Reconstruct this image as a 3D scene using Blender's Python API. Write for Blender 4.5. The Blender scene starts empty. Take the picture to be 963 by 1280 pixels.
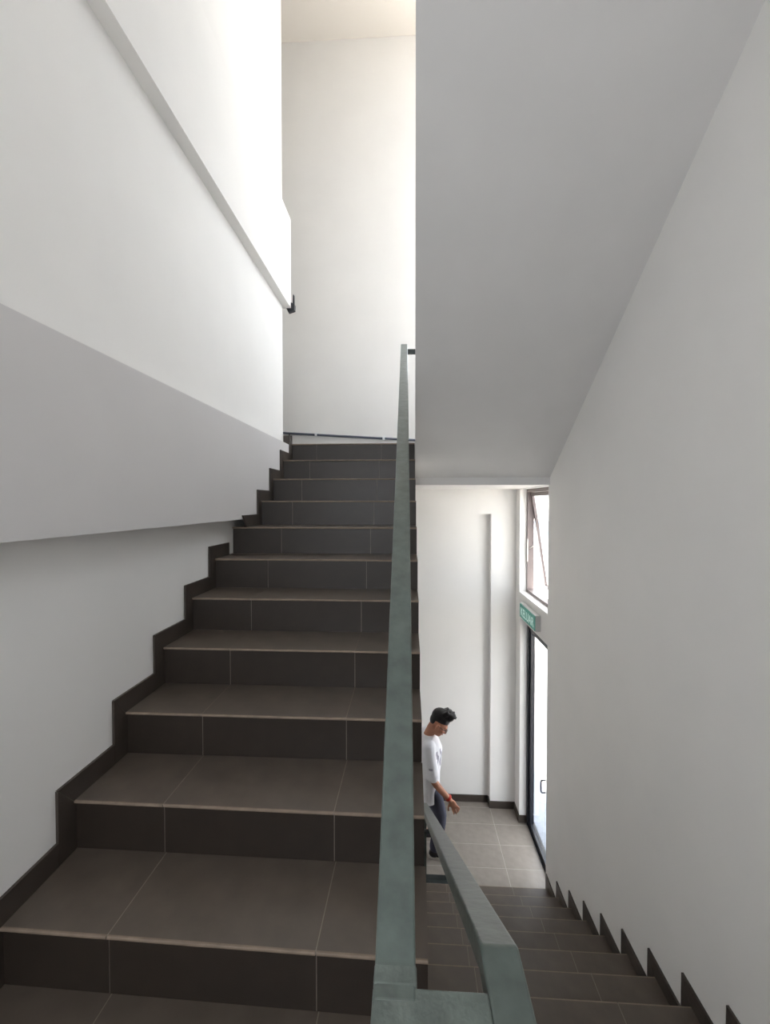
import bpy, bmesh, math, random
from mathutils import Vector, Matrix, Euler

random.seed(7)
scene = bpy.context.scene
C = scene.collection

# ------------------------------------------------------------------ camera
EYE = 1.55
cam_data = bpy.data.cameras.new('camera')
cam = bpy.data.objects.new('camera', cam_data)
C.objects.link(cam)
cam.location = (0, 0, EYE)
cam.rotation_euler = (math.radians(90) - 0.0203, 0, 0.0549)
cam_data.sensor_fit = 'VERTICAL'
cam_data.sensor_height = 36
cam_data.lens = 36 * 538.83 / 1280
cam_data.clip_start = 0.02
cam_data.clip_end = 300
scene.camera = cam

# ------------------------------------------------------------------ sky, sun, window portals, exposure
world = bpy.data.worlds.new('overcast_sky')
scene.world = world
world.use_nodes = True
bg = world.node_tree.nodes['Background']
bg.inputs['Color'].default_value = (0.90, 0.95, 1.0, 1)
bg.inputs['Strength'].default_value = 3.2

sun_data = bpy.data.lights.new('sun', 'SUN')
sun_data.energy = 9.0
sun_data.angle = math.radians(3)
sun_data.color = (1.0, 0.97, 0.92)
sun = bpy.data.objects.new('sun', sun_data)
C.objects.link(sun)
sun.rotation_euler = Vector((0.25, 0.5, -0.83)).to_track_quat('-Z', 'Y').to_euler()


def portal(name, centre, direction, w, h):
    d = bpy.data.lights.new(name, 'AREA')
    d.shape = 'RECTANGLE'
    d.size, d.size_y = w, h
    d.cycles.is_portal = True
    o = bpy.data.objects.new(name, d)
    C.objects.link(o)
    o.location = centre
    o.rotation_euler = Vector(direction).to_track_quat('-Z', 'Z').to_euler()
    return o


# openings: right wall (Y0, Y1, Z0, Z1); front wall behind the camera (X0, X1, Z0, Z1)
XWR = 1.278
DOOR = (4.02, 4.98, -2.13, 0.240)
WIN1 = (4.02, 5.03, 0.53, 1.71)
WIN2 = (4.06, 5.12, 2.75, 6.80)
FILL_BW = (0.15, 1.20, 2.95, 6.60)           # added unseen window, back wall right of the stair void, brightens the treads
FILL_FW = (-1.10, -0.05, 1.25, 2.75)  # added window behind the camera, out of view, for fill light
YFRONT = -1.45
for nm, (y0, y1, z0, z1) in (('door_daylight', DOOR), ('window_daylight', WIN1), ('high_window_daylight', WIN2)):
    portal(nm, (XWR + 0.17, (y0 + y1) / 2, (z0 + z1) / 2), (-1, 0, 0), y1 - y0, z1 - z0)
for nm, (x0, x1, z0, z1) in (('landing_fill_light', FILL_FW),):
    portal(nm, ((x0 + x1) / 2, YFRONT - 0.17, (z0 + z1) / 2), (0, 1, 0), x1 - x0, z1 - z0)

portal('back_fill_light', ((FILL_BW[0] + FILL_BW[1]) / 2, 5.47, (FILL_BW[2] + FILL_BW[3]) / 2), (0, -1, 0), FILL_BW[1] - FILL_BW[0], FILL_BW[3] - FILL_BW[2])

vs = scene.view_settings
vs.view_transform = 'Standard'
vs.look = 'None'
vs.gamma = 1
vs.use_curve_mapping = False
vs.exposure = 2.14

# ------------------------------------------------------------------ materials
def srgb(r, g, b):
    def f(c):
        c /= 255
        return c / 12.92 if c <= 0.04045 else ((c + 0.055) / 1.055) ** 2.4
    return (f(r), f(g), f(b), 1)


def material(name, col, rough=0.6, metal=0.0, var=0.0, scale=6.0, bump=0.0, bscale=60.0, spec=0.5, detail=4.0):
    m = bpy.data.materials.new(name)
    m.use_nodes = True
    nt = m.node_tree
    b = nt.nodes['Principled BSDF']
    b.inputs['Base Color'].default_value = col
    b.inputs['Roughness'].default_value = rough
    b.inputs['Metallic'].default_value = metal
    b.inputs['Specular IOR Level'].default_value = spec
    if var or bump:
        tc = nt.nodes.new('ShaderNodeTexCoord')
    if var:
        n = nt.nodes.new('ShaderNodeTexNoise')
        n.inputs['Scale'].default_value = scale
        n.inputs['Detail'].default_value = detail
        nt.links.new(tc.outputs['Object'], n.inputs['Vector'])
        r = nt.nodes.new('ShaderNodeValToRGB')
        r.color_ramp.elements[0].position = 0.3
        r.color_ramp.elements[1].position = 0.7
        lo = [max(0, c * (1 - var)) for c in col[:3]] + [1]
        hi = [min(1, c * (1 + var)) for c in col[:3]] + [1]
        r.color_ramp.elements[0].color = lo
        r.color_ramp.elements[1].color = hi
        nt.links.new(n.outputs['Fac'], r.inputs['Fac'])
        nt.links.new(r.outputs['Color'], b.inputs['Base Color'])
    if bump:
        n2 = nt.nodes.new('ShaderNodeTexNoise')
        n2.inputs['Scale'].default_value = bscale
        n2.inputs['Detail'].default_value = 3
        nt.links.new(tc.outputs['Object'], n2.inputs['Vector'])
        bp = nt.nodes.new('ShaderNodeBump')
        bp.inputs['Strength'].default_value = bump
        bp.inputs['Distance'].default_value = 0.004
        nt.links.new(n2.outputs['Fac'], bp.inputs['Height'])
        nt.links.new(bp.outputs['Normal'], b.inputs['Normal'])
    return m


def glass_material(name, tint=(1, 1, 1, 1)):
    m = bpy.data.materials.new(name)
    m.use_nodes = True
    nt = m.node_tree
    nt.nodes.remove(nt.nodes['Principled BSDF'])
    t = nt.nodes.new('ShaderNodeBsdfTransparent')
    t.inputs['Color'].default_value = tint
    g = nt.nodes.new('ShaderNodeBsdfGlossy')
    g.inputs['Roughness'].default_value = 0.02
    lw_ = nt.nodes.new('ShaderNodeLayerWeight')
    lw_.inputs['Blend'].default_value = 0.5
    pw = nt.nodes.new('ShaderNodeMath'); pw.operation = 'POWER'
    nt.links.new(lw_.outputs['Facing'], pw.inputs[0]); pw.inputs[1].default_value = 5
    fr = nt.nodes.new('ShaderNodeMath'); fr.operation = 'MULTIPLY_ADD'
    nt.links.new(pw.outputs[0], fr.inputs[0]); fr.inputs[1].default_value = 0.5; fr.inputs[2].default_value = 0.03
    mx = nt.nodes.new('ShaderNodeMixShader')
    nt.links.new(fr.outputs[0], mx.inputs['Fac'])
    nt.links.new(t.outputs['BSDF'], mx.inputs[1])
    nt.links.new(g.outputs['BSDF'], mx.inputs[2])
    nt.links.new(mx.outputs['Shader'], nt.nodes['Material Output'].inputs['Surface'])
    return m


M = {}
M['wall'] = material('white_wall_paint', srgb(243, 241, 238), 0.75, var=0.015, scale=2.5, bump=0.05, bscale=90, spec=0.25)
M['beam'] = material('grey_white_beam_paint', srgb(222, 219, 218), 0.75, var=0.015, scale=2.5, bump=0.05, bscale=90, spec=0.25)
M['ceiling'] = material('warm_white_ceiling_paint', srgb(232, 226, 218), 0.8, spec=0.2)
M['tile'] = material('dark_brown_tile', srgb(50, 42, 36), 0.42, var=0.10, scale=14, bump=0.06, bscale=220, detail=8)  # darker than the tread tile: shade on the risers put into the colour
M['tread'] = material('lit_brown_tread_tile', srgb(94, 84, 75), 0.36, var=0.15, scale=9, bump=0.06, bscale=220, detail=9)  # same tile, light on the treads put into the base colour; noise is scuffs
M['floor_tile'] = material('grey_brown_floor_tile', srgb(146, 138, 130), 0.30, var=0.08, scale=14, bump=0.05, bscale=220, detail=8)
M['skirt'] = material('brown_skirting_tile', srgb(68, 60, 54), 0.40, var=0.10, scale=14, bump=0.06, bscale=220, detail=8)
M['floor_grout'] = material('pale_floor_grout', srgb(190, 183, 174), 0.9)
M['tile_edge'] = material('lighter_tile_edge', srgb(134, 118, 103), 0.6, var=0.15, scale=20)
M['grout'] = material('grout', srgb(140, 130, 120), 0.9, var=0.1, scale=30)
M['concrete'] = material('stair_plaster', srgb(228, 226, 224), 0.8, var=0.02, scale=3)
M['rail'] = material('grey_green_rail_paint', srgb(92, 102, 97), 0.34, var=0.20, scale=24, bump=0.35, bscale=35)
M['rail_rough'] = material('brushed_grey_green_paint', srgb(106, 116, 111), 0.34, var=0.24, scale=22, bump=1.0, bscale=48, detail=8)
M['bracket'] = material('dark_bracket_paint', srgb(70, 76, 76), 0.5, var=0.1, scale=30)
M['black'] = material('black_aluminium', srgb(26, 28, 36), 0.35)
M['bronze'] = material('bronze_aluminium', srgb(120, 108, 106), 0.45)
M['steel'] = material('stay_steel', srgb(205, 200, 195), 0.3, metal=0.6)
M['pipe'] = material('blue_grey_pipe', srgb(92, 98, 112), 0.5)
M['clip'] = material('white_plastic', srgb(238, 238, 240), 0.45)
M['glass'] = glass_material('clear_glass', (0.95, 0.97, 0.97, 1))
T_HIGH, T_LAND, T_DOOR, T_BACK = 0.49, 0.76, 0.35, 0.52      # tinted panes: how much daylight each lets in
for n_, t_ in (('glass_high', T_HIGH), ('glass_landing', T_LAND), ('glass_door', T_DOOR), ('glass_back', T_BACK)):
    M[n_] = glass_material('tinted_' + n_, (t_ ** 0.5, t_ ** 0.5, t_ ** 0.5, 1))
M['pave'] = material('outdoor_concrete', srgb(206, 200, 192), 0.9, var=0.08, scale=1.2)
M['apron'] = material('outdoor_grey_apron', srgb(150, 156, 166), 0.8, var=0.12, scale=8)
M['facade'] = material('far_facade', srgb(226, 224, 222), 0.8)
M['facade_glass'] = material('far_window', srgb(120, 136, 156), 0.2)


def finish(me, mat, smooth=False):
    for mm in (mat if isinstance(mat, (list, tuple)) else [mat]):
        me.materials.append(M[mm] if isinstance(mm, str) else mm)
    if smooth:
        for p in me.polygons:
            p.use_smooth = True


def link(name, me, parent=None, loc=None):
    o = bpy.data.objects.new(name, me)
    C.objects.link(o)
    if parent is not None:
        o.parent = parent
    if loc is not None:
        o.location = loc
    return o


def tag(o, label=None, cat=None, group=None, kind=None):
    if label: o['label'] = label
    if cat: o['category'] = cat
    if group: o['group'] = group
    if kind: o['kind'] = kind
    return o


def empty(name, loc=(0, 0, 0), label=None, cat=None, group=None, kind=None):
    o = bpy.data.objects.new(name, None)
    C.objects.link(o)
    o.location = loc
    o.empty_display_size = 0.1
    return tag(o, label, cat, group, kind)


def add_box(bm, x0, x1, y0, y1, z0, z1):
    vs_ = [bm.verts.new((x, y, z)) for x in (x0, x1) for y in (y0, y1) for z in (z0, z1)]
    for f in ((0, 1, 3, 2), (4, 6, 7, 5), (0, 4, 5, 1), (2, 3, 7, 6), (0, 2, 6, 4), (1, 5, 7, 3)):
        bm.faces.new([vs_[i] for i in f])


def to_mesh(bm, name, mat, smooth=False, bevel=0.0, seg=1):
    bmesh.ops.recalc_face_normals(bm, faces=bm.faces)
    if bevel:
        bmesh.ops.bevel(bm, geom=list(bm.edges), offset=bevel, segments=seg, profile=0.5, affect='EDGES', clamp_overlap=True)
    me = bpy.data.meshes.new(name)
    bm.to_mesh(me)
    bm.free()
    finish(me, mat, smooth)
    return me


def boxes(name, lst, mat, parent=None, bevel=0.0, loc=None):
    bm = bmesh.new()
    for b in lst:
        add_box(bm, *b)
    return link(name, to_mesh(bm, name, mat, bevel=bevel), parent, loc)


def add_prism(bm, poly, x0, x1, xskew=None):
    """poly: list of (y, z) extruded along X; xskew(y) gives the x of the left face."""
    a = [bm.verts.new((x0 if xskew is None else xskew(y), y, z)) for y, z in poly]
    b = [bm.verts.new((x1, y, z)) for y, z in poly]
    n = len(poly)
    bm.faces.new(a)
    bm.faces.new(list(reversed(b)))
    for i in range(n):
        j = (i + 1) % n
        bm.faces.new((a[i], b[i], b[j], a[j]))


def prism(name, poly, x0, x1, mat, parent=None, loc=None, xskew=None, bevel=0.0):
    bm = bmesh.new()
    add_prism(bm, poly, x0, x1, xskew)
    return link(name, to_mesh(bm, name, mat, bevel=bevel), parent, loc)


def bar_mesh(name, pts, w, h, mat, bevel=0.006, seg=3, closed_ends=True):
    """rectangular section (w across, h tall, top face at the points) swept along pts; w may follow x offsets"""
    bm = bmesh.new()
    rings = []
    n = len(pts)
    for i, p in enumerate(pts):
        p = Vector(p)
        d = Vector((0, 0, 0))
        if i > 0: d += (p - Vector(pts[i - 1])).normalized()
        if i < n - 1: d += (Vector(pts[i + 1]) - p).normalized()
        d.normalize()
        side = d.cross(Vector((0, 0, 1))).normalized()
        hz = h / max(0.5, math.sqrt(d.x ** 2 + d.y ** 2))
        ring = [p + side * w / 2, p - side * w / 2, p - side * w / 2 - Vector((0, 0, hz)), p + side * w / 2 - Vector((0, 0, hz))]
        rings.append([bm.verts.new(v) for v in ring])
    for a, b in zip(rings, rings[1:]):
        for k in range(4):
            bm.faces.new((a[k], a[(k + 1) % 4], b[(k + 1) % 4], b[k]))
    bm.faces.new(rings[0]); bm.faces.new(list(reversed(rings[-1])))
    return to_mesh(bm, name, mat, bevel=bevel, seg=seg)


def add_tube(bm, pts, r, seg=10, caps=True):
    rings = []
    n = len(pts)
    for i, p in enumerate(pts):
        p = Vector(p)
        d = Vector((0, 0, 0))
        if i > 0: d += (p - Vector(pts[i - 1])).normalized()
        if i < n - 1: d += (Vector(pts[i + 1]) - p).normalized()
        d.normalize()
        u = d.orthogonal().normalized() if i == 0 else (u - d * u.dot(d)).normalized()
        v = d.cross(u)
        rr = r[i] if isinstance(r, (list, tuple)) else r
        rings.append([bm.verts.new(p + (u * math.cos(2 * math.pi * k / seg) + v * math.sin(2 * math.pi * k / seg)) * rr) for k in range(seg)])
    for a, b in zip(rings, rings[1:]):
        for k in range(seg):
            bm.faces.new((a[k], a[(k + 1) % seg], b[(k + 1) % seg], b[k]))
    if caps:
        bm.faces.new(rings[0]); bm.faces.new(list(reversed(rings[-1])))


def tube(name, pts, r, mat, parent=None, seg=10):
    bm = bmesh.new()
    add_tube(bm, pts, r, seg)
    return link(name, to_mesh(bm, name, mat, smooth=True), parent)


def wall_cells(u0, u1, z0, z1, holes):
    us = sorted({u0, u1} | {h[0] for h in holes} | {h[1] for h in holes})
    zs = sorted({z0, z1} | {h[2] for h in holes} | {h[3] for h in holes})
    out = []
    for a, b in zip(us, us[1:]):
        run = None
        for c, d in zip(zs, zs[1:]):
            um, zm = (a + b) / 2, (c + d) / 2
            hole = any(h[0] < um < h[1] and h[2] < zm < h[3] for h in holes)
            if hole:
                if run: out.append((a, b, *run)); run = None
            else:
                run = (run[0], d) if run else (c, d)
        if run: out.append((a, b, *run))
    return out


# ------------------------------------------------------------------ levels and stair geometry
G, R = 0.28, 0.1775
XL, XB, XR = -1.185, -1.092, 0.055         # left wall, beam face, right edge of the upper flight
UY0, UZ0 = 1.1531, 0.3255                  # nosing 0 of the upper flight
LY0, LZ0 = 3.9253, -1.9523                 # lowest nosing of the lower flight
ZLOW, ZTOP = -2.13, 2.1005
ZSLAB = 1.717
YB, YBR = 5.20, 5.30                       # back wall face / recess face
ZCEIL = 7.06
XLOW = 0.075                               # left edge of lower flight
XFAR = -2.9

# ------------------------------------------------------------------ room shell
def structure(o, label, cat):
    return tag(o, label, cat, kind='structure')


structure(boxes('wall_left', [
    (XL - 0.15, XL, YFRONT - 0.15, 4.02, ZLOW, ZCEIL),
    (XL - 0.15, XL, 4.02, YBR, ZLOW, ZSLAB)], 'wall'),
    'white plastered wall rising along the left side of the upward stairs', 'wall')
structure(boxes('wall_return', [
    (XFAR - 0.15, XL - 0.15, 3.87, 4.02, ZSLAB, ZCEIL),
    (XFAR - 0.15, XFAR, 4.02, YB, ZSLAB, ZCEIL)], 'wall'),
    'white wall closing the side of the upper landing', 'wall')
structure(boxes('wall_right', [(XWR, XWR + 0.15, a, b, c, d) for a, b, c, d in
                               wall_cells(YFRONT - 0.15, YBR + 0.15, ZLOW - 0.1, ZCEIL, [DOOR[:2] + (ZLOW - 0.1,) + DOOR[3:], WIN1, WIN2])], 'wall'),
          'tall white wall beside the downward stairs with exit door and windows', 'wall')
structure(boxes('wall_front', [(a, b, YFRONT - 0.15, YFRONT, c, d) for a, b, c, d in
                               wall_cells(XL, XWR, ZLOW, ZCEIL, [FILL_FW])], 'wall'),
          'white wall with an added window at the end of the middle landing', 'wall')
structure(boxes('wall_back', [(a, b, YB, YB + 0.25, c, d) for a, b, c, d in wall_cells(XFAR - 0.15, XWR, 1.42, ZCEIL, [FILL_BW])] + [
    (0.985, XWR, YB, YB + 0.25, ZLOW, 1.42),
    (XL, 0.985, YBR, YB + 0.25, ZLOW, 1.42)], 'wall'),
    'white end wall with a shallow recessed panel below the upper landing', 'wall')
structure(boxes('ceiling', [(XFAR - 0.15, XWR + 0.15, YFRONT - 0.15, YB + 0.25, ZCEIL, ZCEIL + 0.15)], 'ceiling'),
          'warm white ceiling high above the stairwell', 'ceiling')

# ledge beams along the left wall
structure(boxes('trim_1', [(XL, XB, YFRONT, 4.0, 1.444, 2.085)], 'beam'),
          'light grey horizontal beam standing proud of the left wall beside the stairs', 'beam')
structure(boxes('trim_2', [(XL, -1.115, YFRONT, 4.065, 3.395, 4.225), (XL - 0.10, XL, 4.021, 4.065, 3.395, 4.225)], 'wall'),
          'white horizontal beam high on the left wall', 'beam')

# landings
floor_low = structure(boxes('floor_lower', [(XL, XWR + 0.15, YFRONT, YBR, ZLOW - 0.15, ZLOW - 0.0010)], 'floor_grout'),
                      'dark tiled floor of the ground landing by the exit door', 'floor')
floor_mid = structure(boxes('floor_middle', [(XL, XWR, YFRONT, 0.82, -0.20, -0.0015)], 'grout'),
                      'dark tiled floor of the middle landing at the foot of the upward stairs', 'floor')
floor_up = structure(boxes('floor_upper', [(XFAR, XWR, 3.985, YB, ZSLAB, ZTOP - 0.010)], 'concrete'),
                     'upper landing slab at the head of the upward stairs', 'floor')
structure(boxes('floor_top', [(XL, XWR, YFRONT, 0.80, 3.88, 4.23)], 'concrete'),
          'landing slab overhead at the top of the last flight', 'floor')


def tile_mesh(w, d, name='floor_tile', t=0.010, ch=0.0012, mat='tile'):
    bm = bmesh.new()
    a = [bm.verts.new(p) for p in ((0, 0, -t), (w, 0, -t), (w, d, -t), (0, d, -t))]
    b = [bm.verts.new(p) for p in ((0, 0, -ch), (w, 0, -ch), (w, d, -ch), (0, d, -ch))]
    c = [bm.verts.new(p) for p in ((ch, ch, 0), (w - ch, ch, 0), (w - ch, d - ch, 0), (ch, d - ch, 0))]
    for p, q in ((a, b), (b, c)):
        for i in range(4):
            bm.faces.new((p[i], p[(i + 1) % 4], q[(i + 1) % 4], q[i]))
    bm.faces.new(c); bm.faces.new(list(reversed(a)))
    return to_mesh(bm, name, mat)


GAP = 0.003


def tile_floor(parent, xs, ys, z, mat='tile'):
    cache = {}
    for x0, x1 in zip(xs, xs[1:]):
        for y0, y1 in zip(ys, ys[1:]):
            key = (round(x1 - x0, 4), round(y1 - y0, 4))
            if key not in cache:
                cache[key] = tile_mesh(x1 - x0 - GAP, y1 - y0 - GAP, mat=mat)
            link('floor_tile', cache[key], parent, (x0 + GAP / 2, y0 + GAP / 2, z + random.uniform(-0.0006, 0)))


tile_floor(floor_low, [XL, -0.815, -0.215, 0.385, 0.985, 1.357], [3.73, 4.03, 4.33, 4.632, 4.93, 5.20], ZLOW, 'floor_tile')
tile_floor(floor_low, [-0.815, -0.215, 0.385, 0.985], [5.20, 5.30], ZLOW, 'floor_tile')
tile_floor(floor_mid, [XL, -0.853, -0.253, 0.347, 0.947, XWR], [-1.45, -1.05, -0.45, 0.15, 0.82], 0)
tile_floor(floor_up, [-2.9, -2.6, -2.0, -1.4, -0.853, -0.253, 0.347, 0.947, XWR], [4.25, 4.55, 4.85, 5.2], ZTOP)

# ------------------------------------------------------------------ stairs
OV = 0.012     # nosing overhang
TT = 0.010     # tile thickness
SK = 0.080     # skirting height


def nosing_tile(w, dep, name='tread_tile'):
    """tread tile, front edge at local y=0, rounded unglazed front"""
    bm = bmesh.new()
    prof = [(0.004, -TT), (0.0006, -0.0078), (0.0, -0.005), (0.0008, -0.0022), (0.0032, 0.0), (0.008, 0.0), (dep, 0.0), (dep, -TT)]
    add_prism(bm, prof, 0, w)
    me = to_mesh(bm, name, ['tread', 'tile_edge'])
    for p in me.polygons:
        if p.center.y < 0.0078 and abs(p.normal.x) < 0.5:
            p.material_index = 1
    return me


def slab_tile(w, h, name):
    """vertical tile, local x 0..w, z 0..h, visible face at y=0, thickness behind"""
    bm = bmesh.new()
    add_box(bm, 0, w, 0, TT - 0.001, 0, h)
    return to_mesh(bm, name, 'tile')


def poly_tile(name, poly, t=0.010):
    bm = bmesh.new()
    add_prism(bm, poly, 0, t)
    return to_mesh(bm, name, 'skirt')


def flight(root, y0, z0, k0, k1, sgn, cuts, skirt_x, skirt_dir, skirts, first_riser=R, jig=None):
    """tiled steps. sgn=+1: ascends towards +Y, sgn=-1: ascends towards -Y (then everything is turned by mirroring y)."""
    treads, risers = {}, {}
    Yn = lambda k: y0 + sgn * k * G
    Zn = lambda k: z0 + k * R
    # skirting prototypes (local: y along ascending direction from the riser face, z from the tread)
    hpoly = [(OV * 0 - 0.0, 0), (G - SK + OV - 0.001, 0), (G - SK + OV - 0.001, SK), (OV - SK + 0.001, SK)]
    vpoly = [(OV - SK, 0.001), (OV, 0.001), (OV, R - TT), (0, R - 0.002), (OV - SK, R + SK - 0.002)]
    if sgn < 0:
        hpoly = [(-a, b) for a, b in hpoly]
        vpoly = [(-a, b) for a, b in vpoly]
    hm = poly_tile('skirting_tile', hpoly)
    vm = poly_tile('skirting_tile', vpoly)
    for k in range(k0, k1 + 1):
        last = (k == k1)
        for i, (c0, c1) in enumerate(zip(cuts(k), cuts(k)[1:])):
            w = c1 - c0 - GAP
            kw = round(w, 4)
            dep = G + OV + (0.012 if jig else -0.003)
            if (kw, 't') not in treads:
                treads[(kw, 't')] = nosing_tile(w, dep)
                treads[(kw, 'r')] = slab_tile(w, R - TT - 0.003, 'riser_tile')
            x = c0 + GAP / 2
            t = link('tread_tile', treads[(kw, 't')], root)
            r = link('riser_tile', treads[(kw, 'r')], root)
            dz = random.uniform(-0.0007, 0.0)
            if sgn > 0:
                a = jig.get(k, 0.0) if jig else 0.0       # the lowest steps are laid slightly askew
                xp = cuts(k)[0]
                t.location = (xp + (x - xp) * math.cos(a), Yn(k) + (x - xp) * math.sin(a), Zn(k) + dz)
                r.location = (xp + (x - xp) * math.cos(a) - OV * math.sin(a), Yn(k) + (x - xp) * math.sin(a) + OV, Zn(k - 1) + 0.0012)
                t.rotation_euler = r.rotation_euler = (0, 0, a)
            else:
                t.location = (c1 - GAP / 2, Yn(k), Zn(k) + dz); t.rotation_euler = (0, 0, math.pi)
                r.location = (c1 - GAP / 2, Yn(k) - OV, Zn(k - 1) + 0.0012); r.rotation_euler = (0, 0, math.pi)
        for kind, me in (('h', hm), ('v', vm)):
            sx = skirts(k, kind)
            if sx is None:
                continue
            s = link('skirting_tile', me, root)
            s.location = (sx, Yn(k), Zn(k) if kind == 'h' else Zn(k - 1))


def stair_body(poly_pts, x0, x1, parent, mat='grout', xskew=None):
    return prism('stair_body', poly_pts, x0, x1, mat, parent, xskew=xskew)


# upper flight
up = empty('stair_flight', (0, 0, 0), 'dark brown tiled stair flight climbing beside the light grey beam', 'stairs')
KU0, KU1 = -1, 10


def body_profile(y0, z0, k0, k1, sgn, base_z, thick=0.15):
    pts = []
    bo = OV + TT
    for k in range(k0, k1 + 1):
        zb = (z0 + (k - 1) * R - TT) if k > k0 else base_z
        pts.append((y0 + sgn * (k * G + bo), zb))
        pts.append((y0 + sgn * (k * G + bo), z0 + k * R - TT))
    return pts


pu = body_profile(UY0, UZ0, KU0, KU1, 1, -0.012)
yend = 3.984
pu += [(yend, ZTOP - TT), (yend, ZSLAB + 0.02)]
pu += [(UY0 + KU0 * G + 0.30, -0.19), (UY0 + KU0 * G + 0.034, -0.19)]
# two widths: full width below the beam, narrower beside it
bm = bmesh.new(); add_prism(bm, pu, XB + 0.0, XR - 0.004)
bme = to_mesh(bm, 'stair_body', ['concrete', 'grout'])
for p_ in bme.polygons:
    if p_.normal.y < -0.9 or p_.normal.z > 0.9:
        p_.material_index = 1
link('stair_body', bme, up)
pu2 = body_profile(UY0, UZ0, KU0, 6, 1, -0.012)
pu2 += [(UY0 + 7 * G + OV + TT, UZ0 + 6 * R - TT), (UY0 + 7 * G + OV + TT, UZ0 + 4.6 * R)]
pu2 += [(UY0 + KU0 * G + 0.30, -0.19), (UY0 + KU0 * G + 0.034, -0.19)]
prism('stair_body', pu2, XL, XB - 0.0005, 'grout', up)


ASKEW = {-1: -0.022, 0: -0.018, 1: -0.009}


def up_cuts(k):
    left = XL if k <= 6 else XB
    return [left, -0.8527, -0.2523, XR]


def up_skirt(k, kind):
    if kind == 'h':
        if k >= 10: return None
        return XL if k <= 5 else XB
    return XL if k <= 6 and k < 6 else (None if k == 6 else XB)


flight(up, UY0, UZ0, KU0, KU1, 1, up_cuts, XL, 1, up_skirt, jig=ASKEW)
# strip of grout visible in the joints of the steps
bm = bmesh.new()
for k in range(KU0, KU1 + 1):
    zl = UZ0 + (k - 1) * R
    left = (XL if k <= 6 else XB) + 0.001
    y = UY0 + k * G
    n_before = len(bm.verts)
    add_box(bm, left, XR - 0.003, y + OV + 0.0025, y + OV + TT, zl, zl + R - TT)
    add_box(bm, left, XR - 0.003, y + 0.006, y + G + OV + 0.01, zl + R - TT - 0.001, zl + R - 0.0009)
    bm.verts.ensure_lookup_table()
    bmesh.ops.rotate(bm, cent=(XL, y, 0), matrix=Matrix.Rotation(ASKEW.get(k, 0.0), 3, 'Z'), verts=bm.verts[n_before:])
link('grout_joint', to_mesh(bm, 'grout_joint', 'grout'), up)

# lower flight
down = empty('stair_flight', (0, 0, 0), 'dark tiled stair flight going down along the white wall towards the exit door', 'stairs')
KL0, KL1 = 0, 11
pl = body_profile(LY0, LZ0, KL0, KL1, -1, ZLOW - 0.012)
pl += [(0.822, -TT), (0.822, -0.21), (LY0 - 0.45, ZLOW - 0.012)]
lb = prism('stair_body', pl, XLOW + 0.004, XWR, ['concrete', 'grout'], down)
for p_ in lb.data.polygons:
    if p_.normal.y > 0.9 or p_.normal.z > 0.9:
        p_.material_index = 1
flight(down, LY0, LZ0, KL0, KL1, -1, lambda k: [XLOW, 0.347, 0.947, XWR], XWR, -1,
       lambda k, kind: (XWR - 0.010) if not (kind == 'h' and k == 11) else None)
bm = bmesh.new()
for k in range(KL0, KL1 + 1):
    zl = LZ0 + (k - 1) * R
    y = LY0 - k * G
    add_box(bm, XLOW + 0.003, XWR - 0.001, y - OV - TT, y - OV - 0.0025, zl, zl + R - TT)
    if k < KL1:
        add_box(bm, XLOW + 0.003, XWR - 0.001, y - G - OV, y - 0.006, zl + R - TT - 0.001, zl + R - 0.0009)
link('grout_joint', to_mesh(bm, 'grout_joint', 'grout'), down)

# flight overhead: white plastered soffit, steps on top
over = empty('stair_flight', (0, 0, 0), 'white plastered underside of the stair flight overhead', 'stairs')
SOF = lambda y: 1.787 + 0.675 * (3.984 - y)
po = [(3.984, SOF(3.984)), (3.984, ZTOP)]
for j in range(0, 12):
    y = 3.94 - j * G
    po.append((y, ZTOP + j * R)); po.append((y, ZTOP + (j + 1) * R))
po += [(0.80, ZTOP + 12 * R), (0.80, SOF(0.80))]
prism('stair_body', po, 0.05, XWR, 'concrete', over, xskew=lambda y: 0.0148 * y)

# landing skirting tiles
def skirting(name, label, lst):
    root = empty(name, (0, 0, 0), label, 'skirting', kind='structure')
    for b in lst:
        boxes('skirting_tile', [b], 'skirt', root)
    return root


H = 0.085
skirting('baseboard_back', 'dark tile skirting along the foot of the recessed end wall', [
    (-0.815, -0.217, YBR - 0.010, YBR, ZLOW, ZLOW + H), (-0.215, 0.383, YBR - 0.010, YBR, ZLOW, ZLOW + H),
    (0.385, 0.974, YBR - 0.010, YBR, ZLOW, ZLOW + H),
    (0.975, 0.985, YB - 0.010, YBR - 0.011, ZLOW, ZLOW + H), (0.986, XWR - 0.011, YB - 0.010, YB, ZLOW, ZLOW + H)])
skirting('baseboard_right', 'short dark tile skirting on the pier beside the exit door', [
    (XWR - 0.010, XWR, 4.970, YB, ZLOW, ZLOW + H), (XWR + 0.001, 1.357, 4.970, 4.980, ZLOW, ZLOW + H)])
skirting('baseboard_landing', 'skirting tiles round the upper landing', [
    (XL - 0.60, XB - 0.1, 4.021, 4.031, ZTOP, ZTOP + H), (XB - 0.085, XB - 0.001, 4.001, 4.011, ZTOP, ZTOP + H)])

# ------------------------------------------------------------------ handrail
rail = empty('handrail', (0, 0.6, 0), 'grey-green painted metal handrail turning between the upward and downward stairs', 'handrail')
ZU = 0.870
W = 0.060
SL = 0.6375


def to_root(o):
    o.matrix_parent_inverse = Matrix.Translation((0, -0.6, 0))
    return o


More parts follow.
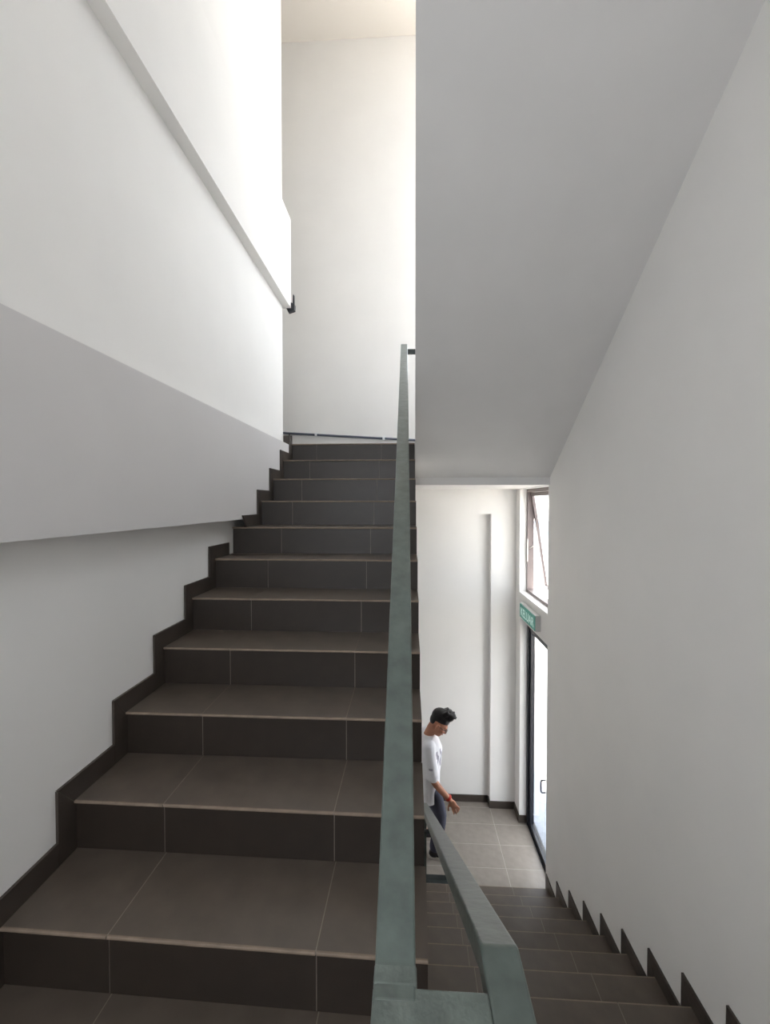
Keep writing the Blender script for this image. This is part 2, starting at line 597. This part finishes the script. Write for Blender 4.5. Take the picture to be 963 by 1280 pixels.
to_root(link('upper_rail', bar_mesh('upper_rail', [(-0.0185, 0.575, ZU), (-0.019, 0.622, ZU + 0.001), (-0.042, 3.965, ZU + SL * (3.965 - 0.62))], W, 0.045, 'rail', bevel=0.004), rail))
to_root(link('lower_rail', bar_mesh('lower_rail', [(0.1405, 0.500, ZU - 0.003), (0.1405, 0.662, ZU - 0.003), (0.141, 3.88, ZU - 0.003 - 0.634 * (3.88 - 0.662))], W - 0.001, 0.045, 'rail', bevel=0.005), rail))
bm = bmesh.new()
add_box(bm, -0.0495, 0.1115, 0.502, 0.594, ZU - 0.046, ZU - 0.001)
add_box(bm, -0.0495, 0.0125, 0.594, 0.6225, ZU - 0.046, ZU + 0.0012)
me = to_mesh(bm, 'return_plate', 'rail_rough', bevel=0.003, seg=2)
to_root(link('return_plate', me, rail))
for y in (1.32, 2.44, 3.56):
    zt = ZU + SL * (y - 0.62) - 0.05
    k = math.floor((y - UY0) / G)
    to_root(boxes('post', [(-0.045, -0.015, y - 0.015, y + 0.015, UZ0 + k * R, zt)], 'rail', rail))
for y, x in ((3.80, 0.141),):
    to_root(boxes('post', [(x - 0.02, x + 0.02, y - 0.02, y + 0.02, ZLOW + R, ZU - 0.634 * (y - 0.662) - 0.05)], 'rail', rail))
to_root(boxes('post', [(0.03, 0.07, 0.53, 0.57, 0.0, ZU - 0.046)], 'rail', rail))
for y in (1.42, 2.60, 3.40):
    zr = ZU - 0.003 - 0.634 * (y - 0.662) - 0.05
    to_root(boxes('bracket', [(XR - 0.01, 0.156, y - 0.010, y + 0.010, zr - 0.046, zr - 0.033),
                              (0.126, 0.156, y - 0.015, y + 0.015, zr - 0.033, zr)], 'bracket', rail))
to_root(boxes('bracket', [(-0.012, 0.058, 3.935, 3.965, 2.905, 2.945)], 'bracket', rail))

# ------------------------------------------------------------------ dark bracket at the end of the high beam
hk = empty('wall_bracket', (-1.135, 4.085, 3.36), 'small black pronged bracket fixed at the end of the high white beam', 'bracket')
def px_poly(name, poly, th, loc, rot=0.0):
    bm = bmesh.new()
    a = [bm.verts.new((x, -th / 2, z)) for x, z in poly]
    b = [bm.verts.new((x, th / 2, z)) for x, z in poly]
    bm.faces.new(a); bm.faces.new(list(reversed(b)))
    n = len(poly)
    for i in range(n):
        bm.faces.new((a[i], b[i], b[(i + 1) % n], a[(i + 1) % n]))
    o = link(name, to_mesh(bm, name, 'black', bevel=0.003), hk, loc)
    return o
px_poly('base_plate', [(-0.055, 0.075), (-0.02, 0.0), (0.040, 0.018), (0.042, 0.075), (0.0, 0.095), (-0.03, 0.080)], 0.05, (0.012, 0, 0))
px_poly('prong', [(-0.010, 0.07), (0.010, 0.07), (0.004, 0.115), (-0.006, 0.118)], 0.03, (0.002, 0, 0))
px_poly('prong', [(-0.009, 0.05), (0.009, 0.05), (0.007, 0.165), (-0.004, 0.17)], 0.03, (0.040, 0, 0))

# ------------------------------------------------------------------ pipe on the end wall
pipe = empty('pipe', (0, YB, 2.35), 'thin blue-grey pipe clipped low along the upper landing wall', 'pipe')
pz = lambda x: 2.355 - 0.062 * (x + 0.75)
o = tube('pipe_run', [(-2.85, YB - 0.022, pz(-2.85)), (1.25, YB - 0.022, pz(1.25))], 0.014, 'pipe', None, 10)
o.parent = pipe; o.matrix_parent_inverse = Matrix.Translation((0, -YB, -2.35))
for x in (-2.0, -1.12, -0.30, 0.55):
    o = boxes('clip', [(x - 0.014, x + 0.014, YB - 0.042, YB, pz(x) - 0.024, pz(x) + 0.024)], 'clip', pipe, bevel=0.003)
    o.matrix_parent_inverse = Matrix.Translation((0, -YB, -2.35))

# ------------------------------------------------------------------ exit door
door = empty('door_1', (1.40, 4.5, ZLOW), 'black framed glass exit door at the foot of the stairs', 'door', kind='structure')
def dchild(o):
    o.matrix_parent_inverse = Matrix.Translation((-1.40, -4.5, -ZLOW)); return o
y0, y1, z0, z1 = DOOR
dchild(boxes('door_frame', [(1.355, 1.43, y1 - 0.05, y1, z0, z1), (1.355, 1.43, y0, y0 + 0.05, z0, z1),
                            (1.355, 1.43, y0 + 0.05, y1 - 0.05, z1 - 0.10, z1)], 'black', door))
leaf = dchild(boxes('door_leaf', [(1.372, 1.412, y1 - 0.10, y1 - 0.051, z0 + 0.008, z1 - 0.102), (1.372, 1.412, y0 + 0.051, y0 + 0.10, z0 + 0.008, z1 - 0.102),
                                  (1.372, 1.412, y0 + 0.10, y1 - 0.10, z1 - 0.14, z1 - 0.102), (1.372, 1.412, y0 + 0.10, y1 - 0.10, z0 + 0.008, z0 + 0.06)], 'black', door))
boxes('door_glass', [(1.389, 1.395, y0 + 0.098, y1 - 0.098, z0 + 0.058, z1 - 0.138)], 'glass_door', leaf)
bm = bmesh.new()
add_tube(bm, [(1.372, 4.335, -1.22), (1.335, 4.335, -1.22), (1.325, 4.335, -1.235), (1.325, 4.335, -1.33), (1.335, 4.335, -1.345), (1.372, 4.335, -1.345)], 0.008, 8)
link('door_handle', to_mesh(bm, 'door_handle', 'black', True), leaf)
structure(boxes('door_threshold', [(XWR + 0.08, 1.45, y0, y1, ZLOW - 0.05, ZLOW + 0.006)], 'black'), 'black threshold strip under the glass exit door', 'threshold')

# ------------------------------------------------------------------ windows
def awning(name, label, yz, open_len, angle, handle=True):
    y0, y1, z0, z1 = yz
    cz = (z0 + z1) / 2
    root = empty(name, (1.38, (y0 + y1) / 2, z0), label, 'window', kind='structure')
    def ch(o):
        o.matrix_parent_inverse = Matrix.Translation((-1.38, -(y0 + y1) / 2, -z0)); return o
    f = 0.035
    ch(boxes('window_frame', [(1.355, 1.43, y1 - f, y1, z0, z1), (1.355, 1.43, y0, y0 + f, z0, z1),
                              (1.355, 1.43, y0 + f, y1 - f, z1 - f, z1), (1.355, 1.43, y0 + f, y1 - f, z0, z0 + f)], 'bronze', root))
    hgt = z1 - z0 - 2 * f - 0.01
    s0, s1 = y0 + f + 0.004, y1 - f - 0.004
    sw = 0.04
    sash = boxes('sash', [(0, 0.03, s1 - sw, s1, -hgt, 0), (0, 0.03, s0, s0 + sw, -hgt, 0), (0, 0.03, s0 + sw, s1 - sw, -sw, 0), (0, 0.03, s0 + sw, s1 - sw, -hgt, -hgt + sw)], 'bronze', root)
    sash.location = (1.385 - 1.38, -(y0 + y1) / 2, z1 - f - 0.005 - z0)
    sash.rotation_euler = (0, -angle, 0)
    boxes('window_glass', [(0.012, 0.018, s0 + sw - 0.002, s1 - sw + 0.002, -hgt + sw - 0.002, -sw + 0.002)], 'glass_door', sash)
    if angle > 0:
        zl = z0 + 0.47 * (z1 - z0)
        L = (z1 - f - zl)
        bx = 1.385 + math.sin(angle) * (L + 0.02)
        for yy in (y1 - f - 0.003, y0 + f + 0.003):
            ch(tube('stay_arm', [(1.375, yy - 0.004, zl - 0.05), (bx, yy - 0.006, zl + 0.02)], 0.006, 'steel', root, 6))
            ch(boxes('stay_plate', [(1.350, 1.358, yy - 0.012, yy + 0.004, zl - 0.20, zl + 0.06)], 'steel', root))
    return root


awning('window_1', 'bronze awning window pushed open above the exit sign', WIN1, 0.3, math.radians(8.5))
structure(boxes('trim_3', [(XWR - 0.004, 1.355, WIN1[0] + 0.001, WIN1[1] - 0.001, WIN1[2] - 0.010, WIN1[2] + 0.004)], 'wall'), 'white sill under the open awning window', 'window sill')


def fixed_window(name, label, bxs, panes, glass):
    root = empty(name, (0, 0, 0), label, 'window', kind='structure')
    boxes('window_frame', bxs, 'bronze', root)
    for p in panes:
        boxes('window_glass', [p], glass, root)


y0, y1, z0, z1 = WIN2
zm = [z0, z0 + 1.15, z0 + 2.3, z1]
fixed_window('window_2', 'tall bronze framed window on the upper landing',
             [(1.36, 1.42, y0, y0 + 0.04, z0, z1), (1.36, 1.42, y1 - 0.04, y1, z0, z1)] + [(1.36, 1.42, y0 + 0.04, y1 - 0.04, z - 0.02, z + 0.02) for z in (z0 + 0.02, zm[1], zm[2], z1 - 0.02)],
             [(1.388, 1.394, y0 + 0.038, y1 - 0.038, a + 0.01, b - 0.01) for a, b in zip(zm, zm[1:])], 'glass_high')
for n, lab, (x0, x1, z0, z1), gm in ((3, 'unseen bronze framed window added at the back of the middle landing for fill light', FILL_FW, 'glass_landing'),):
    xm = (x0 + x1) / 2
    yy = YFRONT - 0.10
    fixed_window('window_%d' % n, lab,
                 [(x0, x0 + 0.04, yy, yy + 0.06, z0, z1), (x1 - 0.04, x1, yy, yy + 0.06, z0, z1), (xm - 0.02, xm + 0.02, yy, yy + 0.06, z0 + 0.04, z1 - 0.04),
                  (x0 + 0.04, x1 - 0.04, yy, yy + 0.06, z0, z0 + 0.04), (x0 + 0.04, x1 - 0.04, yy, yy + 0.06, z1 - 0.04, z1)],
                 [(x0 + 0.038, xm - 0.018, yy + 0.027, yy + 0.033, z0 + 0.038, z1 - 0.038), (xm + 0.018, x1 - 0.038, yy + 0.027, yy + 0.033, z0 + 0.038, z1 - 0.038)], gm)

x0, x1, z0, z1 = FILL_BW
zs_ = [z0, z0 + 1.2, z0 + 2.4, z1]
fixed_window('window_4', 'unseen bronze framed window added in the end wall of the upper landing for its light',
             [(x0, x0 + 0.04, 5.34, 5.40, z0, z1), (x1 - 0.04, x1, 5.34, 5.40, z0, z1)] + [(x0 + 0.04, x1 - 0.04, 5.34, 5.40, z - 0.02, z + 0.02) for z in (z0 + 0.02, zs_[1], zs_[2], z1 - 0.02)],
             [(x0 + 0.038, x1 - 0.038, 5.367, 5.373, a + 0.01, b - 0.01) for a, b in zip(zs_, zs_[1:])], 'glass_back')

# ------------------------------------------------------------------ exit sign
M['sign_body'] = material('sign_housing', srgb(205, 205, 202), 0.5)
def lit(name, col, strength):
    m = material(name, col, 0.4)
    b = m.node_tree.nodes['Principled BSDF']
    b.inputs['Emission Color'].default_value = col
    b.inputs['Emission Strength'].default_value = strength
    return m
M['sign_green'] = lit('sign_green', srgb(48, 140, 124), 0.04)
M['sign_white'] = lit('sign_white', srgb(205, 238, 230), 0.06)
SY0, SY1, SZ0, SZ1 = 4.225, 4.80, 0.305, 0.462
sg = empty('exit_sign', (XWR, (SY0 + SY1) / 2, SZ0), 'green box exit sign reading KELUAR above the glass door', 'sign')
def sch(o):
    o.matrix_parent_inverse = Matrix.Translation((-XWR, -(SY0 + SY1) / 2, -SZ0)); return o
sch(boxes('housing', [(1.228, XWR, SY0, SY1, SZ0, SZ1)], 'sign_body', sg, bevel=0.004))
face = sch(boxes('sign_face', [(1.222, 1.2285, SY0 + 0.006, SY1 - 0.006, SZ0 + 0.004, SZ1 - 0.010)], 'sign_green', sg))
cu = bpy.data.curves.new('lettering', 'FONT')
cu.body = 'KELUAR'
cu.size = 0.125
cu.extrude = 0.001
cu.align_x = 'CENTER'
cu.space_character = 1.08
to_ = bpy.data.objects.new('lettering', cu)
C.objects.link(to_)
bpy.context.view_layer.update()
me = bpy.data.meshes.new_from_object(to_.evaluated_get(bpy.context.evaluated_depsgraph_get()))
bpy.data.objects.remove(to_)
me.name = 'lettering'
me.materials.clear()
finish(me, 'sign_white')
lt = link('lettering', me, face)
# text x axis -> -Y, text y axis -> Z, normal -> -X
lt.matrix_local = Matrix(((0, 0, -1, 1.2212), (-1, 0, 0, (SY0 + SY1) / 2), (0, 1, 0, SZ0 + 0.030), (0, 0, 0, 1)))

# ------------------------------------------------------------------ outdoors
structure(boxes('ground', [(XWR + 0.15, 60, -40, 90, ZLOW - 0.25, ZLOW - 0.06)], 'pave'), 'pale concrete yard outside the glass door', 'ground')
structure(boxes('apron', [(XWR + 0.171, 1.75, 2.0, 6.5, ZLOW - 0.06, ZLOW - 0.03)], 'apron'), 'grey paved strip outside the glass door', 'pavement')
tag(boxes('kerb', [(1.5, 12, 11.4, 11.6, ZLOW - 0.06, ZLOW + 0.09)], 'facade'), 'white kerb across the yard outside', 'kerb')
bd = empty('building', (9, 34, ZLOW - 0.06), 'pale building across the yard seen through the open window', 'building')
def bch(o):
    o.matrix_parent_inverse = Matrix.Translation((-9, -34, -(ZLOW - 0.06))); return o
bch(boxes('wall', [(2, 18, 30, 38, ZLOW - 0.06, 9)], 'facade', bd))
for i in range(8):
    for j in range(3):
        x, z = 2.8 + i * 1.9, -0.9 + j * 3.0
        w_ = bch(boxes('window', [(x, x + 1.1, 29.94, 30.0, z, z + 1.3)], 'facade', bd))
        boxes('pane', [(x + 0.08, x + 1.02, 29.92, 29.94, z + 0.08, z + 1.22)], 'facade_glass', w_)
bch(boxes('roof', [(1.7, 18.3, 29.7, 38.3, 9, 9.3)], 'facade', bd))

# ------------------------------------------------------------------ person walking on the ground landing
M['skin'] = material('skin', srgb(186, 128, 102), 0.5, var=0.06, scale=25)
M['hair'] = material('black_hair', srgb(28, 24, 26), 0.4, var=0.25, scale=60, bump=0.6, bscale=120)
M['trousers'] = material('slate_blue_trousers', srgb(66, 68, 84), 0.85, var=0.12, scale=12, bump=0.3, bscale=40)
M['shoe'] = material('black_shoe', srgb(36, 34, 36), 0.5)
M['sole'] = material('pale_shoe_sole', srgb(200, 196, 188), 0.7)
M['band'] = material('red_wristband', srgb(205, 60, 44), 0.5)
M['lens'] = material('glasses_frame', srgb(92, 88, 86), 0.3, metal=0.5)
M['eye'] = material('dark_eye', srgb(30, 22, 20), 0.2)
M['lip'] = material('lip', srgb(160, 92, 82), 0.5)
M['shirt'] = material('white_tee', srgb(240, 240, 246), 0.85, bump=0.35, bscale=18)


def shirt_print(m):
    """grey print on the chest and a small mark on the sleeve, in the shirt's own coordinates"""
    nt = m.node_tree
    N, L = nt.nodes, nt.links
    b = N['Principled BSDF']
    tc = N.new('ShaderNodeTexCoord')
    sp = N.new('ShaderNodeSeparateXYZ')
    L.new(tc.outputs['Object'], sp.inputs[0])

    def op(o, a, b_):
        n = N.new('ShaderNodeMath'); n.operation = o
        for i, v in enumerate((a, b_)):
            if isinstance(v, (int, float)): n.inputs[i].default_value = v
            else: L.new(v, n.inputs[i])
        return n.outputs[0]

    def rng(s, lo, hi):
        return op('MULTIPLY', op('GREATER_THAN', s, lo), op('LESS_THAN', s, hi))
    X, Y, Z = sp.outputs
    chest = op('MULTIPLY', rng(X, 0.270, 0.45), op('MULTIPLY', rng(Y, 4.36, 4.66), rng(Z, ZLOW + 0.95, ZLOW + 1.13)))
    wv = N.new('ShaderNodeTexWave')
    wv.inputs['Scale'].default_value = 9
    wv.inputs['Distortion'].default_value = 6
    wv.inputs['Detail'].default_value = 2
    L.new(tc.outputs['Object'], wv.inputs['Vector'])
    chest = op('MULTIPLY', chest, op('GREATER_THAN', wv.outputs['Fac'], 0.55))
    mark = op('MULTIPLY', rng(X, 0.205, 0.245), op('MULTIPLY', op('LESS_THAN', Y, 4.40), rng(Z, ZLOW + 0.985, ZLOW + 1.005)))
    mx = N.new('ShaderNodeMix'); mx.data_type = 'RGBA'
    mx.inputs[6].default_value = srgb(240, 240, 246)
    mx.inputs[7].default_value = srgb(165, 163, 176)
    L.new(op('MAXIMUM', chest, mark), mx.inputs[0])
    L.new(mx.outputs[2], b.inputs['Base Color'])


shirt_print(M['shirt'])
PX, PY = 0.22, 4.54
man = empty('person', (PX, PY, ZLOW), 'person in white t-shirt and dark trousers walking past the end wall, head bowed', 'person')


def P(x, y, h):
    return Vector((x, y, ZLOW + h))


def add_ell(bm, c, r, rot=None, seg=20, rings=14):
    mat = Matrix.Translation(Vector(c)) @ (rot.to_4x4() if rot else Matrix.Identity(4)) @ Matrix.Diagonal((*r, 1))
    bmesh.ops.create_uvsphere(bm, u_segments=seg, v_segments=rings, radius=1, matrix=mat)


def add_loft(bm, secs, seg=20):
    rings = []
    for c, rx, ry in secs:
        rings.append([bm.verts.new(Vector(c) + Vector((rx * math.cos(t), ry * math.sin(t), 0))) for t in [2 * math.pi * k / seg for k in range(seg)]])
    for a, b in zip(rings, rings[1:]):
        for k in range(seg):
            bm.faces.new((a[k], a[(k + 1) % seg], b[(k + 1) % seg], b[k]))
    bm.faces.new(rings[0]); bm.faces.new(list(reversed(rings[-1])))


def limb(bm, pts, rad, seg=12):
    """smooth tapered limb through the joints"""
    out, rr = [], []
    n = len(pts)
    for i in range(n - 1):
        p0, p1, p2, p3 = (Vector(pts[max(0, i - 1)]), Vector(pts[i]), Vector(pts[i + 1]), Vector(pts[min(n - 1, i + 2)]))
        for s in range(5):
            t = s / 5
            a = (p1 * 2 + (p2 - p0) * t + (p0 * 2 - p1 * 5 + p2 * 4 - p3) * t * t + (p1 * 3 - p0 - p2 * 3 + p3) * t ** 3) * 0.5
            lin = p1.lerp(p2, t)
            out.append(lin.lerp(a, 0.7)); rr.append(rad[i] * (1 - t) + rad[i + 1] * t)
    out.append(Vector(pts[-1])); rr.append(rad[-1])
    add_tube(bm, out, rr, seg)
    add_ell(bm, out[0], (rr[0],) * 3, seg=12, rings=8)
    add_ell(bm, out[-1], (rr[-1],) * 3, seg=12, rings=8)


def fused(name, bm, mat, voxel, smooth=6, parent=None):
    """one continuous surface out of overlapping closed shapes"""
    bmesh.ops.recalc_face_normals(bm, faces=bm.faces)
    me = bpy.data.meshes.new(name + '_raw')
    bm.to_mesh(me); bm.free()
    o = bpy.data.objects.new(name + '_raw', me)
    C.objects.link(o)
    r = o.modifiers.new('remesh', 'REMESH'); r.mode = 'VOXEL'; r.voxel_size = voxel
    s = o.modifiers.new('smooth', 'SMOOTH'); s.iterations = smooth; s.factor = 0.5
    bpy.context.view_layer.update()
    out = bpy.data.meshes.new_from_object(o.evaluated_get(bpy.context.evaluated_depsgraph_get()))
    bpy.data.objects.remove(o)
    out.name = name
    out.materials.clear()
    finish(out, mat, True)
    q = link(name, out, parent)
    if parent is man:
        q.matrix_parent_inverse = Matrix.Translation((-PX, -PY, -ZLOW))
    return q


HC = P(0.322, 4.50, 1.372)
HR = Matrix.Rotation(math.radians(36), 3, 'Y') @ Matrix.Rotation(math.radians(-8), 3, 'Z')


def Hd(x, y, z):
    return HC + HR @ Vector((x, y, z))


# joints
rs, re, rw = P(0.212, 4.395, 1.165), P(0.255, 4.350, 0.865), P(0.422, 4.36, 0.662)
ls, le, lw = P(0.205, 4.69, 1.175), P(0.10, 4.745, 0.92), P(0.13, 4.74, 0.70)
rh, rk, ra = P(0.215, 4.465, 0.78), P(0.330, 4.445, 0.44), P(0.275, 4.43, 0.085)
lh, lk, la = P(0.195, 4.62, 0.78), P(0.215, 4.655, 0.43), P(0.135, 4.70, 0.09)

bm = bmesh.new()
add_loft(bm, [(P(0.205, 4.54, 0.72), 0.085, 0.13), (P(0.205, 4.54, 0.82), 0.10, 0.15), (P(0.215, 4.54, 0.95), 0.092, 0.135),
              (P(0.225, 4.535, 1.08), 0.10, 0.15), (P(0.222, 4.535, 1.18), 0.085, 0.15), (P(0.21, 4.53, 1.235), 0.055, 0.08)])
limb(bm, [P(0.205, 4.53, 1.20), P(0.225, 4.525, 1.26), Hd(-0.035, 0, -0.05)], [0.062, 0.054, 0.052])
for a, b, c, s in ((rs, re, rw, -1), (ls, le, lw, 1)):
    limb(bm, [a, b, c], [0.048, 0.039, 0.026])
    add_ell(bm, a, (0.055, 0.05, 0.055))
for a, b, c in ((rh, rk, ra), (lh, lk, la)):
    limb(bm, [a, b, c], [0.078, 0.052, 0.034])
    limb(bm, [c, c + Vector((0.06, 0, -0.035)), c + Vector((0.13, 0, -0.055))], [0.034, 0.032, 0.024])
# head
add_ell(bm, Hd(-0.012, 0, 0.03), (0.096, 0.076, 0.092), HR)
add_ell(bm, Hd(0.024, 0, -0.035), (0.070, 0.061, 0.085), HR)
add_ell(bm, Hd(0.042, 0, -0.083), (0.043, 0.043, 0.034), HR)
add_ell(bm, Hd(0.075, 0, 0.018), (0.020, 0.050, 0.012), HR)
add_tube(bm, [Hd(0.084, 0, 0.004), Hd(0.100, 0, -0.018), Hd(0.108, 0, -0.036), Hd(0.092, 0, -0.044)], [0.010, 0.012, 0.015, 0.012], 8)
for s in (-1, 1):
    add_ell(bm, Hd(-0.004, s * 0.079, -0.018), (0.020, 0.010, 0.032), HR)
    add_ell(bm, Hd(0.062, s * 0.038, -0.030), (0.022, 0.022, 0.022), HR)
# right hand: palm and five fingers
hd = (P(0.512, 4.372, 0.515) - rw).normalized()
pal = rw + hd * 0.055
hs = hd.cross(Vector((0, -1, 0))).normalized()          # across the palm
q = Matrix((hd, hs, hd.cross(hs))).transposed()
add_ell(bm, pal, (0.052, 0.038, 0.018), q)
for i, (off, ln) in enumerate(((0.030, 0.072), (0.011, 0.080), (-0.009, 0.074), (-0.027, 0.058))):
    b0 = pal + hd * 0.036 + hs * off
    b1 = b0 + hd * ln * 0.45 + hs * off * 0.25 + Vector((0.004, -0.004, 0))
    b2 = b1 + hd * ln * 0.35 + Vector((-0.006, 0.006, -0.004))
    b3 = b2 + hd * ln * 0.25 + Vector((-0.010, 0.006, -0.002))
    add_tube(bm, [b0, b1, b2, b3], [0.0095, 0.009, 0.0082, 0.0065], 8)
t0 = pal - hd * 0.015 + hs * 0.026
add_tube(bm, [t0, t0 + hs * 0.026 + hd * 0.018, t0 + hs * 0.042 + hd * 0.042, t0 + hs * 0.046 + hd * 0.062], [0.013, 0.011, 0.0095, 0.007], 8)
# left hand
ld = Vector((0.25, 0, -0.97))
add_ell(bm, lw + ld * 0.05, (0.036, 0.018, 0.052))
for i in range(4):
    b0 = lw + ld * 0.085 + Vector((-0.024 + 0.017 * i, 0, 0))
    add_tube(bm, [b0, b0 + ld * 0.035, b0 + ld * 0.062 + Vector((0.004, -0.012, 0))], [0.0095, 0.009, 0.007], 8)
add_tube(bm, [lw + ld * 0.03, lw + ld * 0.05 + Vector((0.036, -0.006, 0)), lw + ld * 0.08 + Vector((0.048, -0.012, 0))], [0.013, 0.011, 0.008], 8)
body = fused('body', bm, 'skin', 0.0055, 4, man)

# t-shirt
bm = bmesh.new()
add_loft(bm, [(P(0.210, 4.54, 0.585), 0.122, 0.185), (P(0.208, 4.54, 0.70), 0.126, 0.185), (P(0.212, 4.54, 0.85), 0.123, 0.175), (P(0.228, 4.54, 1.00), 0.126, 0.172),
              (P(0.234, 4.538, 1.10), 0.126, 0.172), (P(0.225, 4.535, 1.17), 0.105, 0.165), (P(0.216, 4.53, 1.215), 0.080, 0.120), (P(0.213, 4.53, 1.25), 0.066, 0.072)])
for a, b, s in ((rs, re, -1), (ls, le, 1)):
    limb(bm, [a + Vector((0, 0.02 * -s, 0.0)), a.lerp(b, 0.45), a.lerp(b, 0.86)], [0.072, 0.066, 0.070])
shirt = fused('t_shirt', bm, 'shirt', 0.008, 6, man)
shirt['label'] = 'white short-sleeved t-shirt with grey chest print'

# trousers
bm = bmesh.new()
add_loft(bm, [(P(0.207, 4.54, 0.66), 0.10, 0.16), (P(0.205, 4.54, 0.80), 0.11, 0.165), (P(0.21, 4.54, 0.90), 0.105, 0.155)])
for a, b, c in ((rh, rk, ra), (lh, lk, la)):
    limb(bm, [a, b, c + Vector((0, 0, 0.03))], [0.092, 0.070, 0.056])
tr = fused('trousers', bm, 'trousers', 0.009, 6, man)

# shoes
for a in (ra, la):
    bm = bmesh.new()
    f = P(a.x, a.y, 0)
    add_ell(bm, f + Vector((-0.005, 0, 0.05)), (0.058, 0.042, 0.046))
    add_ell(bm, f + Vector((0.085, 0, 0.040)), (0.105, 0.046, 0.034))
    add_ell(bm, f + Vector((0.01, 0, 0.075)), (0.045, 0.038, 0.036))
    sh = fused('shoe', bm, 'shoe', 0.007, 3, man)
    bm = bmesh.new()
    ring = []
    for k in range(20):
        t = 2 * math.pi * k / 20
        ring.append((f.x + 0.065 + 0.128 * math.cos(t), f.y + (0.046 if math.cos(t) > 0 else 0.041) * math.sin(t)))
    lo = [bm.verts.new((x, y, ZLOW + 0.001)) for x, y in ring]
    hi = [bm.verts.new((x, y, ZLOW + 0.024)) for x, y in ring]
    bm.faces.new(list(reversed(lo))); bm.faces.new(hi)
    for k in range(20):
        bm.faces.new((lo[k], lo[(k + 1) % 20], hi[(k + 1) % 20], hi[k]))
    link('sole', to_mesh(bm, 'sole', 'sole'), sh)

# hair with a swept-up front
bm = bmesh.new()
add_ell(bm, Hd(-0.022, 0, 0.064), (0.104, 0.082, 0.090), HR)
add_ell(bm, Hd(-0.066, 0, 0.018), (0.048, 0.068, 0.068), HR)
add_ell(bm, Hd(0.030, 0, 0.118), (0.066, 0.066, 0.050), HR @ Matrix.Rotation(math.radians(-18), 3, 'Y'))
rnd = random.Random(3)
for i in range(24):
    y = -0.060 + 0.12 * (i % 8) / 7
    x = -0.03 + 0.038 * (i // 8)
    p0 = Hd(x, y, 0.115)
    add_tube(bm, [p0, Hd(x + 0.022, y * 1.03, 0.165 + rnd.uniform(-0.008, 0.010)), Hd(x + 0.040 + rnd.uniform(0, 0.012), y, 0.168 + rnd.uniform(-0.022, 0.012))], [0.020, 0.016, 0.006], 8)
hair = fused('hair', bm, 'hair', 0.006, 2, man)

# glasses, eyes, mouth, wristband
def kid(o):
    o.matrix_parent_inverse = Matrix.Translation((-PX, -PY, -ZLOW)); return o


bm = bmesh.new()
for s in (-1, 1):
    pts = [Hd(0.098, s * 0.033 + 0.025 * math.cos(t), -0.006 + 0.019 * math.sin(t)) for t in [2 * math.pi * k / 16 for k in range(17)]]
    add_tube(bm, pts, 0.0032, 6)
    add_tube(bm, [Hd(0.096, s * 0.058, -0.002), Hd(0.06, s * 0.076, 0.0), Hd(-0.012, s * 0.086, 0.002)], 0.0032, 6)
add_tube(bm, [Hd(0.099, -0.009, -0.002), Hd(0.101, 0, 0.0), Hd(0.099, 0.009, -0.002)], 0.003, 6)
gl = kid(link('glasses', to_mesh(bm, 'glasses', 'lens', True), man))
for s in (-1, 1):
    bm = bmesh.new(); add_ell(bm, Hd(0.082, s * 0.031, -0.006), (0.007, 0.013, 0.006), HR, 10, 8)
    kid(link('eye', to_mesh(bm, 'eye', 'eye', True), man))
bm = bmesh.new(); add_ell(bm, Hd(0.087, 0, -0.068), (0.010, 0.022, 0.006), HR, 12, 8)
kid(link('mouth', to_mesh(bm, 'mouth', 'lip', True), man))
fd = (rw - re).normalized()
for off in (0.018, 0.030):
    c0 = rw - fd * off
    u = fd.orthogonal().normalized(); v = fd.cross(u)
    bm = bmesh.new()
    add_tube(bm, [c0 + (u * math.cos(t) + v * math.sin(t)) * 0.030 for t in [2 * math.pi * k / 18 for k in range(19)]], 0.006, 6)
    kid(link('wristband', to_mesh(bm, 'wristband', 'band', True), man))
